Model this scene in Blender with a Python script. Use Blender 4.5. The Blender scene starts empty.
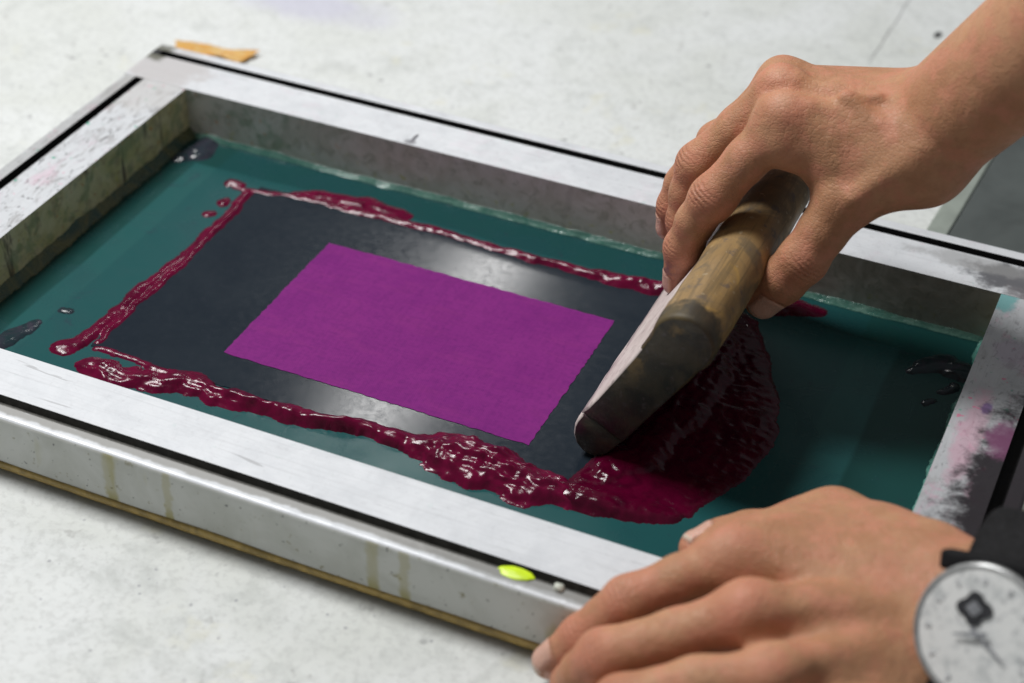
import bpy, bmesh, math, random
import numpy as np
from mathutils import Vector, Matrix

random.seed(7)
sc = bpy.context.scene
COL = sc.collection
L, W, H, P_, G1, G2 = .444, .2343, .0286, .0398, .0264, .0321
ZT = -.0026                      # table top
NT_GRID = None

# ------------------------------------------------------------------ objects
def link(name, me, mats=(), parent=None, smooth=True):
    o = bpy.data.objects.new(name, me)
    COL.objects.link(o)
    for m in (mats if isinstance(mats, (list, tuple)) else [mats]):
        me.materials.append(m)
    if smooth:
        me.polygons.foreach_set('use_smooth', [True] * len(me.polygons))
    if parent is not None:
        o.parent = parent
        p = parent
        off = Vector((0, 0, 0))
        while p is not None:
            off += p.location
            p = p.parent
        o.location = -off
    return o

def thing(name, label, cat, loc, group=None):
    o = bpy.data.objects.new(name, None)
    o.empty_display_size = .02
    COL.objects.link(o)
    o.location = loc
    tag(o, label, cat, group)
    return o

def tag(o, label=None, cat=None, group=None, kind=None):
    if label: o['label'] = label
    if cat: o['category'] = cat
    if group: o['group'] = group
    if kind: o['kind'] = kind
    return o

def bm_obj(name, bm, mats, parent=None, smooth=False, bevel=0, seg=2):
    me = bpy.data.meshes.new(name)
    bmesh.ops.recalc_face_normals(bm, faces=bm.faces)
    bm.to_mesh(me); bm.free()
    o = link(name, me, mats, parent, smooth)
    if bevel:
        md = o.modifiers.new('bevel', 'BEVEL')
        md.width = bevel; md.segments = seg; md.limit_method = 'ANGLE'; md.angle_limit = math.radians(35)
        md.harden_normals = False
    return o

def add_box(bm, lo, hi, mi=0):
    vs = [bm.verts.new((x, y, z)) for x in (lo[0], hi[0]) for y in (lo[1], hi[1]) for z in (lo[2], hi[2])]
    for q in ((0, 1, 3, 2), (4, 6, 7, 5), (0, 4, 5, 1), (2, 3, 7, 6), (0, 2, 6, 4), (1, 5, 7, 3)):
        bm.faces.new([vs[i] for i in q]).material_index = mi

# ------------------------------------------------------------------ node helper
class Mat:
    def __init__(s, name):
        s.m = bpy.data.materials.new(name); s.m.use_nodes = True
        s.t = s.m.node_tree; s.n = s.t.nodes
        s.b = s.n['Principled BSDF']; s.out = s.n['Material Output']
        s.tc = s.n.new('ShaderNodeTexCoord').outputs['Object']
    def lk(s, a, b):
        s.t.links.new(a, b)
    def put(s, sock, v):
        if isinstance(v, bpy.types.NodeSocket): s.lk(v, sock)
        elif isinstance(v, (tuple, list)) and sock.type == 'RGBA' and len(v) == 3: sock.default_value = (*v, 1)
        else: sock.default_value = v
    def set(s, **kw):
        for k, v in kw.items():
            s.put(s.b.inputs[k.replace('_', ' ')], v)
        return s
    def scale(s, v, vec=None, rot=(0, 0, 0), loc=(0, 0, 0)):
        n = s.n.new('ShaderNodeMapping'); s.lk(vec or s.tc, n.inputs[0])
        n.inputs['Scale'].default_value = v; n.inputs['Rotation'].default_value = rot; n.inputs['Location'].default_value = loc
        return n.outputs[0]
    def noise(s, sc_, det=3, rough=.55, vec=None, dist=0, col=False, off=0):
        n = s.n.new('ShaderNodeTexNoise')
        v = vec or s.tc
        if off: v = s.scale((1, 1, 1), v, loc=(off, off * .7, off * 1.3))
        s.lk(v, n.inputs['Vector'])
        n.inputs['Scale'].default_value = sc_; n.inputs['Detail'].default_value = det
        n.inputs['Roughness'].default_value = rough; n.inputs['Distortion'].default_value = dist
        return n.outputs['Color' if col else 'Fac']
    def voro(s, sc_, vec=None, feat='F1', out='Distance', rnd=1):
        n = s.n.new('ShaderNodeTexVoronoi'); n.feature = feat
        s.lk(vec or s.tc, n.inputs['Vector']); n.inputs['Scale'].default_value = sc_
        n.inputs['Randomness'].default_value = rnd
        return n.outputs[out]
    def rng(s, v, a, b, c=0., d=1., smooth=True):
        n = s.n.new('ShaderNodeMapRange'); n.interpolation_type = 'SMOOTHSTEP' if smooth else 'LINEAR'
        s.put(n.inputs[0], v)
        for i, x in enumerate((a, b, c, d)): s.put(n.inputs[i + 1], x)
        return n.outputs[0]
    def mth(s, op, a, b=0.):
        n = s.n.new('ShaderNodeMath'); n.operation = op
        s.put(n.inputs[0], a); s.put(n.inputs[1], b)
        return n.outputs[0]
    def mul(s, *a):
        r = a[0]
        for x in a[1:]: r = s.mth('MULTIPLY', r, x)
        return r
    def mix(s, f, a, b, mode='MIX'):
        n = s.n.new('ShaderNodeMix'); n.data_type = 'RGBA'; n.blend_type = mode
        s.put(n.inputs[0], f); s.put(n.inputs[6], a); s.put(n.inputs[7], b)
        return n.outputs[2]
    def xyz(s):
        n = s.n.new('ShaderNodeSeparateXYZ'); s.lk(s.tc, n.inputs[0])
        return n.outputs[0], n.outputs[1], n.outputs[2]
    def attr(s, name):
        n = s.n.new('ShaderNodeAttribute'); n.attribute_name = name
        return n.outputs['Fac']
    def bump(s, h, st=.3, dist=.001, normal=None):
        n = s.n.new('ShaderNodeBump'); n.inputs['Strength'].default_value = st; n.inputs['Distance'].default_value = dist
        s.put(n.inputs['Height'], h)
        if normal: s.lk(normal, n.inputs['Normal'])
        s.lk(n.outputs[0], s.b.inputs['Normal'])
        return n.outputs[0]
    def spot(s, x, y, cx, cy, rx, ry, soft=.4, warp=None, wamp=.6):
        """soft elliptical patch in object x/y (a stain with its own place)"""
        dx = s.mth('DIVIDE', s.mth('SUBTRACT', x, cx), rx)
        dy = s.mth('DIVIDE', s.mth('SUBTRACT', y, cy), ry)
        d = s.mth('SQRT', s.mth('ADD', s.mul(dx, dx), s.mul(dy, dy)))
        if warp is not None:
            d = s.mth('ADD', d, s.mul(s.mth('SUBTRACT', warp, .5), wamp * 2))
        return s.rng(d, 1 - soft, 1 + soft, 1, 0)

# ------------------------------------------------------------------ numpy noise
def _hash(ix, iy, iz, seed):
    n = (ix.astype(np.int64) * 374761393 + iy.astype(np.int64) * 668265263 + iz.astype(np.int64) * 2147483647 + seed * 1274126177) & 0xffffffff
    n = ((n ^ (n >> 13)) * 1274126177) & 0xffffffff
    n = (n ^ (n >> 16)) & 0xffffff
    return n / float(0xffffff)

def vnoise(x, y, z=None, seed=0):
    x = np.asarray(x, float); y = np.asarray(y, float) + 0 * x
    z = np.zeros_like(x) if z is None else z + 0 * x
    ix, iy, iz = np.floor(x), np.floor(y), np.floor(z)
    fx, fy, fz = x - ix, y - iy, z - iz
    fx, fy, fz = [t * t * (3 - 2 * t) for t in (fx, fy, fz)]
    r = 0
    for a in (0, 1):
        for b in (0, 1):
            for c in (0, 1):
                w = (fx if a else 1 - fx) * (fy if b else 1 - fy) * (fz if c else 1 - fz)
                r = r + w * _hash(ix + a, iy + b, iz + c, seed)
    return r

def fbm(x, y, z=None, seed=0, oct=3, gain=.5):
    r, a, t = 0, 1, 0
    for o in range(oct):
        r = r + a * vnoise(x * 2 ** o + 17.3 * o, y * 2 ** o + 5.1 * o, None if z is None else z * 2 ** o, seed + o); t += a; a *= gain
    return r / t

# ------------------------------------------------------------------ implicit surfaces
class Field:
    def __init__(s, lo, hi, h):
        s.lo = np.array(lo, float); s.h = h
        s.n = [int(math.ceil((hi[i] - lo[i]) / h)) + 1 for i in range(3)]
        s.F = np.full(s.n, .03, np.float32)
    def _sub(s, a, b, pad):
        lo = np.minimum(a, b) - pad; hi = np.maximum(a, b) + pad
        i0 = np.clip(np.floor((lo - s.lo) / s.h).astype(int), 0, np.array(s.n)); i1 = np.clip(np.ceil((hi - s.lo) / s.h).astype(int) + 1, 0, np.array(s.n))
        sl = tuple(slice(i0[i], i1[i]) for i in range(3))
        ax = [(s.lo[i] + s.h * np.arange(i0[i], i1[i])).astype(np.float32) for i in range(3)]
        return sl, np.meshgrid(*ax, indexing='ij')
    @staticmethod
    def cone(g, a, b, r1, r2):
        ba = b - a; l2 = max(float(ba @ ba), 1e-12)
        p = [g[i] - a[i] for i in range(3)]
        t = np.clip((p[0] * ba[0] + p[1] * ba[1] + p[2] * ba[2]) / l2, 0, 1)
        d = np.sqrt(sum((p[i] - t * ba[i]) ** 2 for i in range(3)))
        return d - (r1 + (r2 - r1) * t)
    def add(s, a, b, r1, r2, k=.004, center=None, kfall=.022, kmin=.0008):
        a = np.array(a, float); b = np.array(b, float)
        sl, g = s._sub(a, b, max(r1, r2) + k + .006)
        d = s.cone(g, a, b, r1, r2)
        F = s.F[sl]
        if center is not None:
            c = np.array(center); q = sum((g[i] - c[i]) ** 2 for i in range(3))
            k = kmin + k * np.exp(-q / kfall ** 2)
        hh = np.maximum(k - np.abs(F - d), 0) / k
        s.F[sl] = np.minimum(F, d) - hh * hh * k * .25
    def chain(s, pts, rs, k=.004, base=None, kb=.007, kfall=.024):
        """a finger: smooth chain of its own, blended into the hand only near its root"""
        pts = [np.array(p, float) for p in pts]
        lo = np.min(pts, 0); hi = np.max(pts, 0)
        sl, g = s._sub(lo, hi, max(rs) + .012)
        D = None
        for i in range(len(pts) - 1):
            d = s.cone(g, pts[i], pts[i + 1], rs[i], rs[i + 1])
            if D is None: D = d
            else:
                hh = np.maximum(k - np.abs(D - d), 0) / k
                D = np.minimum(D, d) - hh * hh * k * .25
        F = s.F[sl]
        c = np.array(base if base is not None else pts[0]); q = sum((g[i] - c[i]) ** 2 for i in range(3))
        kk = .0008 + kb * np.exp(-q / kfall ** 2)
        hh = np.maximum(kk - np.abs(F - D), 0) / kk
        s.F[sl] = np.minimum(F, D) - hh * hh * kk * .25
    def carve(s, a, b, r, depth):
        """soft groove: raises the field near a segment"""
        a = np.array(a, float); b = np.array(b, float)
        sl, g = s._sub(a, b, r * 3)
        d = s.cone(g, a, b, 0, 0)
        s.F[sl] += depth * np.exp(-(d / r) ** 2)
    def mesh(s, name, flip=False):
        F = s.F; n = s.n
        S = F < 0
        c = np.zeros([m - 1 for m in n], np.int8)
        for a in (0, 1):
            for b in (0, 1):
                for d in (0, 1):
                    c += S[a:n[0] - 1 + a, b:n[1] - 1 + b, d:n[2] - 1 + d]
        act = (c > 0) & (c < 8)
        idx = np.argwhere(act)
        vid = np.full(act.shape, -1, np.int64); vid[act] = np.arange(len(idx))
        acc = np.zeros((len(idx), 3)); cnt = np.zeros(len(idx))
        i, j, k = idx.T
        cor = [(a, b, d) for a in (0, 1) for b in (0, 1) for d in (0, 1)]
        for ca in cor:
            for ax in range(3):
                if ca[ax]: continue
                cb = list(ca); cb[ax] = 1
                fa = F[i + ca[0], j + ca[1], k + ca[2]]; fb = F[i + cb[0], j + cb[1], k + cb[2]]
                m = (fa < 0) != (fb < 0)
                t = np.where(m, fa / np.where(fa - fb == 0, 1, fa - fb), 0)
                p = np.array(ca, float)[None, :].repeat(len(idx), 0); p[:, ax] += t
                acc[m] += p[m]; cnt[m] += 1
        V = s.lo + s.h * (idx + acc / cnt[:, None])
        quads = []
        for ax in range(3):
            o1, o2 = [(1, 2), (2, 0), (0, 1)][ax]
            sl0 = [slice(1, n[q] - 1) for q in range(3)]; sl1 = list(sl0)
            sl0[ax] = slice(0, n[ax] - 1); sl1[ax] = slice(1, n[ax])
            A = S[tuple(sl0)]; B = S[tuple(sl1)]
            for sgn in (0, 1):
                e = np.argwhere((A & ~B) if sgn == 0 else (~A & B))
                if not len(e): continue
                e = e + 1; e[:, ax] -= 1
                def vv(d1, d2):
                    q = e.copy(); q[:, o1] += d1; q[:, o2] += d2
                    return vid[q[:, 0], q[:, 1], q[:, 2]]
                Q = np.stack([vv(-1, -1), vv(0, -1), vv(0, 0), vv(-1, 0)], 1)
                if sgn: Q = Q[:, ::-1]
                quads.append(Q)
        Q = np.concatenate(quads); Q = Q[(Q >= 0).all(1)]
        # light Laplacian smoothing of the net
        for it in range(2):
            sm = np.zeros_like(V); w = np.zeros(len(V))
            for a in range(4):
                b = (a + 1) % 4
                np.add.at(sm, Q[:, a], V[Q[:, b]]); np.add.at(w, Q[:, a], 1)
                np.add.at(sm, Q[:, b], V[Q[:, a]]); np.add.at(w, Q[:, b], 1)
            V = V * .5 + .5 * sm / np.maximum(w, 1)[:, None]
        return V, Q

def mesh_np(name, V, Q):
    me = bpy.data.meshes.new(name)
    me.vertices.add(len(V)); me.vertices.foreach_set('co', V.astype(np.float32).ravel())
    k = Q.shape[1]
    me.loops.add(Q.size); me.loops.foreach_set('vertex_index', Q.astype(np.int32).ravel())
    me.polygons.add(len(Q)); me.polygons.foreach_set('loop_start', np.arange(len(Q), dtype=np.int32) * k)
    me.polygons.foreach_set('loop_total', np.full(len(Q), k, np.int32))
    me.update(calc_edges=True); me.validate()
    return me

def nrm(v):
    v = np.array(v, float); return v / np.linalg.norm(v)

# ================================================================== materials
def m_rail(name, grime, pink, dark=None, st=(1, 1, 1), tone=.97):
    m = Mat(name); x, y, z = m.xyz(); sv = m.scale(st)
    sc1 = m.noise(60, 5, .65, dist=.6)
    fine = m.noise(900, 3, .6, vec=m.scale((1, 1, 1)))
    blot = m.noise(130, 6, .7, vec=sv, dist=.8, off=3)
    c = m.mix(m.rng(sc1, .3, .75), tuple(tone * v for v in (.70, .72, .75)), tuple(tone * v for v in (.60, .62, .65)))
    lx, ly = (1, .03) if st[1] < 1 else (.03, 1)
    c = m.mix(m.mul(m.rng(m.noise(700, 3, .6, vec=m.scale((lx, ly, 1)), off=55), .45, .75), .30), c, tuple(tone * v for v in (.46, .47, .49)))
    c = m.mix(m.mul(m.rng(m.noise(230, 3, .6, vec=m.scale((lx * 2.5 if lx < 1 else 1, ly * 2.5 if ly < 1 else 1, 1)), dist=.5, off=66), .66, .70), .55), c, (.30, .30, .31))
    g = m.mul(m.rng(blot, .50, .68), grime)
    c = m.mix(g, c, (.26, .25, .25))
    c = m.mix(m.mul(m.rng(m.noise(420, 4, .6, vec=sv, dist=.8, off=9), .57, .67), min(1, grime * .9 + .04)), c, (.14, .14, .15))
    c = m.mix(m.mul(m.rng(m.noise(75, 5, .65, vec=sv, dist=.6, off=21), .52, .68), pink), c, (.70, .22, .40))
    c = m.mix(m.mul(m.rng(m.noise(230, 2, .5, off=33), .70, .74), min(1, pink * 1.6)), c, (.75, .05, .22))
    c = m.mix(m.mul(m.rng(m.noise(190, 2, .5, off=45), .71, .75), min(1, grime * 1.3)), c, (.08, .38, .27))
    for (cx, cy, rx, ry, col, st) in (dark or []):
        wp = m.mth('ADD', m.mul(m.mth('SUBTRACT', m.noise(620, 4, .65, off=cx * 30), .5), .28), m.noise(120, 3, .55, dist=.3, off=cx * 90 + cy * 40))
        c = m.mix(m.mul(m.spot(x, y, cx, cy, rx, ry, .35, wp, .75), st), c, col)
    m.set(Base_Color=c, Metallic=.15, Roughness=m.rng(sc1, .2, .8, .40, .55), Specular_IOR_Level=.35)
    m.bump(m.mix(.5, fine, blot), .12, .0006)
    return m.m

def m_wall(name, base, stain, stain2, g=.8):
    m = Mat(name); x, y, z = m.xyz()
    n1 = m.noise(55, 6, .68, dist=1.3); n2 = m.noise(120, 5, .65, dist=1., off=7)
    drip = m.noise(90, 4, .6, vec=m.scale((1, 1, .18)), dist=.5, off=13)
    c = m.mix(m.rng(n1, .35, .65), base, stain)
    c = m.mix(m.mul(m.rng(n2, .5, .66), g), c, stain2)
    c = m.mix(m.mul(m.rng(drip, .60, .70), m.rng(x, .05, .0, .1, .8)), c, (.035, .02, .035))
    c = m.mix(m.mul(m.rng(m.noise(170, 4, .6, off=19), .60, .68), m.rng(z, .016, .003), .9), c, (.50, .50, .06))
    c = m.mix(m.mul(m.rng(m.noise(210, 3, .6, off=23), .64, .70), m.rng(x, .12, .03), .9), c, (.60, .26, .05))
    c = m.mix(m.mul(m.rng(m.noise(85, 4, .6, off=29), .50, .62), m.rng(x, .14, .04), .45), c, (.14, .27, .14))
    c = m.mix(m.mul(m.rng(m.mth('ADD', x, m.mul(m.mth('SUBTRACT', n1, .5), .12)), .30, .43), .6), c, (.12, .115, .105))  # right end darkened in colour for the arm's shade and black ink
    m.set(Base_Color=c, Metallic=.2, Roughness=m.rng(n2, .3, .7, .34, .6))
    m.bump(n2, .25, .0008)
    return m.m

# stains on the rails sit where the photo shows them
RAIL_FAR = m_rail('brushed_aluminium', .10, .05, [(-.022, .016, .022, .022, (.48, .46, .46), .8), (-.036, .030, .007, .010, (.10, .10, .07), .9),
    (.1345, .0030, .0030, .0022, (.25, .25, .27), .9), (.452, .014, .026, .011, (.10, .10, .11), .95), (.470, .005, .022, .016, (.16, .15, .16), .9), (.43, .020, .03, .006, (.3, .3, .3), .6)])
RAIL_LEFT = m_rail('smudged_aluminium', .75, .22, [(-.018, -.012, .02, .02, (.5, .49, .48), .6), (-.035, -.10, .004, .2, (.30, .30, .29), .5)], (1, .38, 1), .88)
RAIL_NEAR = m_rail('clean_aluminium', .05, .0, [(.22, -.2680, .9, .0022, (.27, .265, .25), .85), (.33, -.2690, .06, .003, (.2, .2, .19), .6)])
RAIL_RIGHT = m_rail('ink_stained_aluminium', .45, .35, [(.454, -.108, .0050, .034, (.62, .28, .40), .45), (.4565, -.088, .0022, .004, (.16, .07, .30), .7),
    (.4775, -.155, .0215, .082, (.020, .016, .020), .98), (.4665, -.106, .006, .012, (.20, .07, .15), .8), (.447, -.005, .005, .010, (.10, .34, .34), .8),
    (.460, -.045, .010, .010, (.42, .30, .44), .35)], (1, .55, 1), .72)  # lower base tone paints in the weaker light on this rail
WALL_FAR = m_wall('stained_shaded_far_wall', (.76, .75, .70), (.62, .61, .54), (.32, .34, .27), .5)
WALL_LEFT = m_wall('stained_left_wall', (.74, .71, .46), (.60, .58, .28), (.26, .23, .16), .5)

def m_outer():
    m = Mat('painted_outer_face'); x, y, z = m.xyz()
    n = m.noise(40, 5, .6, dist=.5); n2 = m.noise(160, 5, .7, off=4)
    c = m.mix(m.rng(n, .35, .7), (.60, .61, .58), (.50, .51, .47))
    c = m.mix(m.mul(m.rng(m.noise(70, 3, .5, vec=m.scale((1, 1, .25)), off=8), .60, .70), .7), c, (.42, .40, .20))
    c = m.mix(m.mul(m.rng(n2, .62, .70), .8), c, (.22, .19, .08))
    c = m.mix(m.mul(m.rng(m.noise(350, 2, .5, off=15), .68, .72), .8), c, (.1, .1, .1))
    for cx, w in ((.136, .004), (.258, .0035), (.272, .003), (.164, .0025)):
        d = m.mth('ABSOLUTE', m.mth('SUBTRACT', m.mth('ADD', x, m.mul(m.mth('SUBTRACT', n2, .5), .006)), cx))
        c = m.mix(m.mul(m.rng(d, w, w * .4), m.rng(z, .004, .012, .9, .45)), c, (.38, .34, .13))
    m.set(Base_Color=c, Roughness=.45, Metallic=.15)
    m.bump(n2, .15, .0006)
    return m.m
OUTER = m_outer()

def m_simple(name, col, rough=.5, met=0., nscale=200, var=.25, bump=.1, **kw):
    m = Mat(name)
    n = m.noise(nscale, 4, .6, dist=.4)
    c = m.mix(m.rng(n, .3, .7), tuple(v * (1 - var) for v in col), tuple(min(1, v * (1 + var)) for v in col))
    m.set(Base_Color=c, Roughness=rough, Metallic=met, **kw)
    if bump: m.bump(n, bump, .001)
    return m.m
GROOVE = m_simple('groove_dirt', (.012, .012, .013), .75)
GROOVE_NEAR = m_simple('groove_dust', (.10, .097, .088), .7)
BROWN = m_simple('brown_tape', (.42, .29, .085), .35, var=.30, nscale=120)

def m_table():
    m = Mat('worn_white_laminate'); x, y, z = m.xyz()
    a = m.noise(9, 5, .6, dist=.6); b = m.noise(55, 6, .7, dist=.4, off=5); f = m.noise(300, 4, .65, off=11)
    c = m.mix(m.rng(a, .35, .68), (.67, .69, .69), (.60, .62, .595))
    c = m.mix(m.mul(m.rng(b, .46, .70), .55), c, (.46, .48, .465))
    c = m.mix(m.mul(m.rng(f, .46, .66), .38), c, (.42, .43, .42))
    c = m.mix(m.mul(m.rng(m.noise(26, 4, .6, off=17), .60, .72), .35), c, (.60, .58, .42))
    sp = m.voro(75); spn = m.noise(40, 2, .5, off=23)
    c = m.mix(m.mul(m.rng(sp, .16, .07), m.rng(spn, .52, .62), .55), c, (.16, .16, .17))
    sp2 = m.voro(190, vec=m.scale((1, 1, 1), loc=(.3, .1, 0)))
    c = m.mix(m.mul(m.rng(sp2, .2, .08), m.rng(m.noise(60, 2, off=31), .54, .62), .55), c, (.2, .2, .24))
    c = m.mix(m.mul(m.spot(x, y, -.03, .175, .05, .02, .6, b, .8), .45), c, (.42, .40, .58))
    wob = m.mul(m.mth('SUBTRACT', b, .5), .004)
    c = m.mix(m.mul(m.rng(m.mth('ABSOLUTE', m.mth('SUBTRACT', m.mth('ADD', x, wob), .3165)), .0009, .0004), m.rng(y, .245, .27), .7), c, (.22, .22, .22))
    c = m.mix(m.spot(x, y, .345, .3085, .0022, .0045, .3, b, .5), c, (.05, .05, .05))
    c = m.mix(m.mul(m.rng(m.noise(70, 3, .6, off=41), .66, .72), m.rng(a, .4, .55), .5), c, (.30, .30, .29))
    m.set(Base_Color=c, Roughness=m.rng(b, .3, .7, .5, .7))
    m.bump(f, .12, .0008)
    return m.m
TABLE = m_table()

def m_emulsion():
    m = Mat('teal_emulsion'); x, y, z = m.xyz()
    n = m.noise(30, 5, .6, dist=.8); n2 = m.noise(400, 3, .6, off=3)
    wob = m.mul(m.mth('SUBTRACT', m.noise(18, 2, .5, off=8), .5), .004)
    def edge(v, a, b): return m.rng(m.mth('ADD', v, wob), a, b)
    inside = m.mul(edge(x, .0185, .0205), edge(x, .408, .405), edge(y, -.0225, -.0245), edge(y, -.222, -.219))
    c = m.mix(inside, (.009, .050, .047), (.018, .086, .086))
    inner = m.mul(edge(x, .032, .034), edge(x, .388, .386))
    c = m.mix(m.mul(inner, .45), c, (.010, .062, .068))
    c = m.mix(m.mul(m.rng(n, .45, .7), .35), c, (.008, .05, .06))
    c = m.mix(m.mul(m.rng(m.noise(75, 5, .7, dist=1.4, off=14), .60, .72), .35), c, (.03, .02, .05))
    weave = m.mul(m.mth('SINE', m.mul(x, 5200.)), m.mth('SINE', m.mul(y, 5200.)))
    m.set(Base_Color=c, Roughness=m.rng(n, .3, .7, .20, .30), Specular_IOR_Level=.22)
    m.bump(m.mix(.5, n2, m.rng(weave, -1, 1)), .035, .0004)
    return m.m
EMUL = m_emulsion()

def m_film():
    m = Mat('wiped_ink_film'); x, y, z = m.xyz()
    n = m.noise(22, 4, .6, dist=.6)
    st = m.noise(260, 4, .65, off=4)
    c = m.mix(m.rng(n, .35, .7), (.0120, .0180, .0265), (.0160, .0225, .0310))
    c = m.mix(m.mul(m.rng(st, .5, .75), .3), c, (.020, .027, .038))
    weave = m.mul(m.mth('SINE', m.mul(x, 5200.)), m.mth('SINE', m.mul(y, 5200.)))
    m.set(Base_Color=c, Roughness=m.rng(st, .3, .7, .12, .17), Specular_IOR_Level=.24)
    m.bump(m.mix(.8, st, m.rng(weave, -1, 1)), .008, .0001)
    return m.m
FILM = m_film()

def m_open():
    m = Mat('magenta_open_mesh'); x, y, z = m.xyz()
    n = m.noise(35, 4, .6, dist=.5)
    sp = m.noise(500, 2, .6, off=5)
    c = m.mix(m.rng(n, .3, .7), (.168, .012, .158), (.190, .016, .170))
    c = m.mix(m.mul(m.rng(sp, .45, .7), .45), c, (.120, .008, .130))
    c = m.mix(m.mul(m.rng(m.noise(110, 3, .6, vec=m.scale((.3, 1, 1)), off=15), .5, .7), .35), c, (.215, .022, .165))
    weave = m.mul(m.mth('SINE', m.mul(x, 5200.)), m.mth('SINE', m.mul(y, 5200.)))
    c = m.mix(m.rng(weave, -.4, 1, 0, .2), c, (.30, .05, .27))
    g1 = m.noise(700, 2, .6, vec=m.scale((.15, 1, 1)), off=31); g2 = m.noise(700, 2, .6, vec=m.scale((1, .15, 1)), off=37)
    c = m.mix(m.mul(m.rng(m.mth('ADD', g1, g2), .9, 1.2), .26), c, (.110, .008, .118))
    m.set(Base_Color=c, Roughness=.62, Specular_IOR_Level=.10)
    return m.m
OPEN = m_open()

def m_ink(name, a, b, rough=.17):
    m = Mat(name)
    n = m.noise(120, 4, .6, dist=1); f = m.noise(560, 3, .55, dist=1.2, off=6)
    c = m.mix(m.rng(n, .35, .7), a, b)
    m.set(Base_Color=c, Roughness=m.rng(f, .3, .7, rough * .7, rough * 1.6), Specular_IOR_Level=.26)
    m.bump(m.mix(.4, f, m.noise(900, 2, .5, dist=.8, off=13)), .22, .0007)
    return m.m
INK = m_ink('crimson_ink', (.125, .0013, .0275), (.072, .0009, .0170), .15)
INK_POOL = m_ink('pooled_crimson_ink', (.072, .0008, .0155), (.042, .0005, .0100), .12)
INK_DARK = m_ink('dried_purple_ink', (.014, .030, .036), (.035, .034, .050), .12)

def m_wood():
    m = Mat('worn_handle_wood'); x, y, z = m.xyz()
    g = m.noise(40, 5, .62, vec=m.scale((3, .25, 3)), dist=.8)
    st = m.noise(45, 5, .65, dist=.9, off=4); sp = m.noise(150, 4, .6, off=9)
    c = m.mix(m.rng(g, .3, .7), (.35, .225, .095), (.25, .160, .070))
    c = m.mix(m.mul(m.rng(st, .46, .64), .75), c, (.13, .100, .062))
    c = m.mix(m.mul(m.rng(st, .42, .30), .6), c, (.46, .28, .08))
    c = m.mix(m.mul(m.rng(sp, .56, .68), .6), c, (.08, .075, .085))
    c = m.mix(m.mul(m.rng(m.noise(160, 4, .65, vec=m.scale((3, .12, 3)), dist=.3, off=27), .52, .66), .55), c, (.12, .085, .045))
    c = m.mix(m.mul(m.rng(m.noise(300, 2, .5, off=17), .66, .72), .6), c, (.42, .34, .22))
    # ink-darkened end of the handle
    e = m.rng(m.mth('ADD', y, m.mul(m.mth('SUBTRACT', m.noise(70, 4, .65, off=33), .5), .030)), -.1475, -.1535)
    c = m.mix(m.mul(e, .93), c, m.mix(m.rng(st, .4, .66), (.030, .027, .022), (.095, .070, .030)))
    m.set(Base_Color=c, Roughness=m.rng(st, .3, .7, .42, .62), Specular_IOR_Level=.35)
    m.bump(m.mix(.5, g, sp), .25, .001)
    return m.m
WOOD = m_wood()

def m_end():
    m = Mat('ink_grimed_end'); x, y, z = m.xyz()
    n = m.noise(55, 5, .65, dist=1.1); f = m.noise(260, 4, .65, off=5)
    c = m.mix(m.rng(n, .36, .66), (.028, .026, .022), (.066, .054, .037))
    c = m.mix(m.mul(m.rng(m.noise(70, 4, .6, off=12), .55, .68), m.rng(z, .04, .065), .8), c, (.20, .13, .05))
    c = m.mix(m.mul(m.rng(f, .56, .68), .5), c, (.10, .09, .095))
    c = m.mix(m.mul(m.rng(m.noise(60, 3, off=22), .5, .64), m.rng(z, .045, .010), .8), c, (.060, .010, .028))
    m.set(Base_Color=c, Roughness=m.rng(f, .3, .7, .35, .6))
    m.bump(m.mix(.5, n, f), .35, .0012)
    return m.m
ENDM = m_end()

def m_blade():
    m = Mat('dried_ink_blade'); x, y, z = m.xyz()
    n = m.noise(45, 5, .65, vec=m.scale((1, .4, 1)), dist=.9); f = m.noise(230, 4, .6, off=5)
    c = m.mix(m.rng(n, .35, .7), (.66, .58, .55), (.52, .43, .41))
    c = m.mix(m.mul(m.rng(f, .55, .68), .55), c, (.17, .12, .12))
    c = m.mix(m.mul(m.rng(z, .012, .003), .85), c, (.10, .03, .05))
    m.set(Base_Color=c, Roughness=.55)
    m.bump(m.mix(.5, n, f), .3, .001)
    return m.m
BLADE = m_blade()

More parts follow.
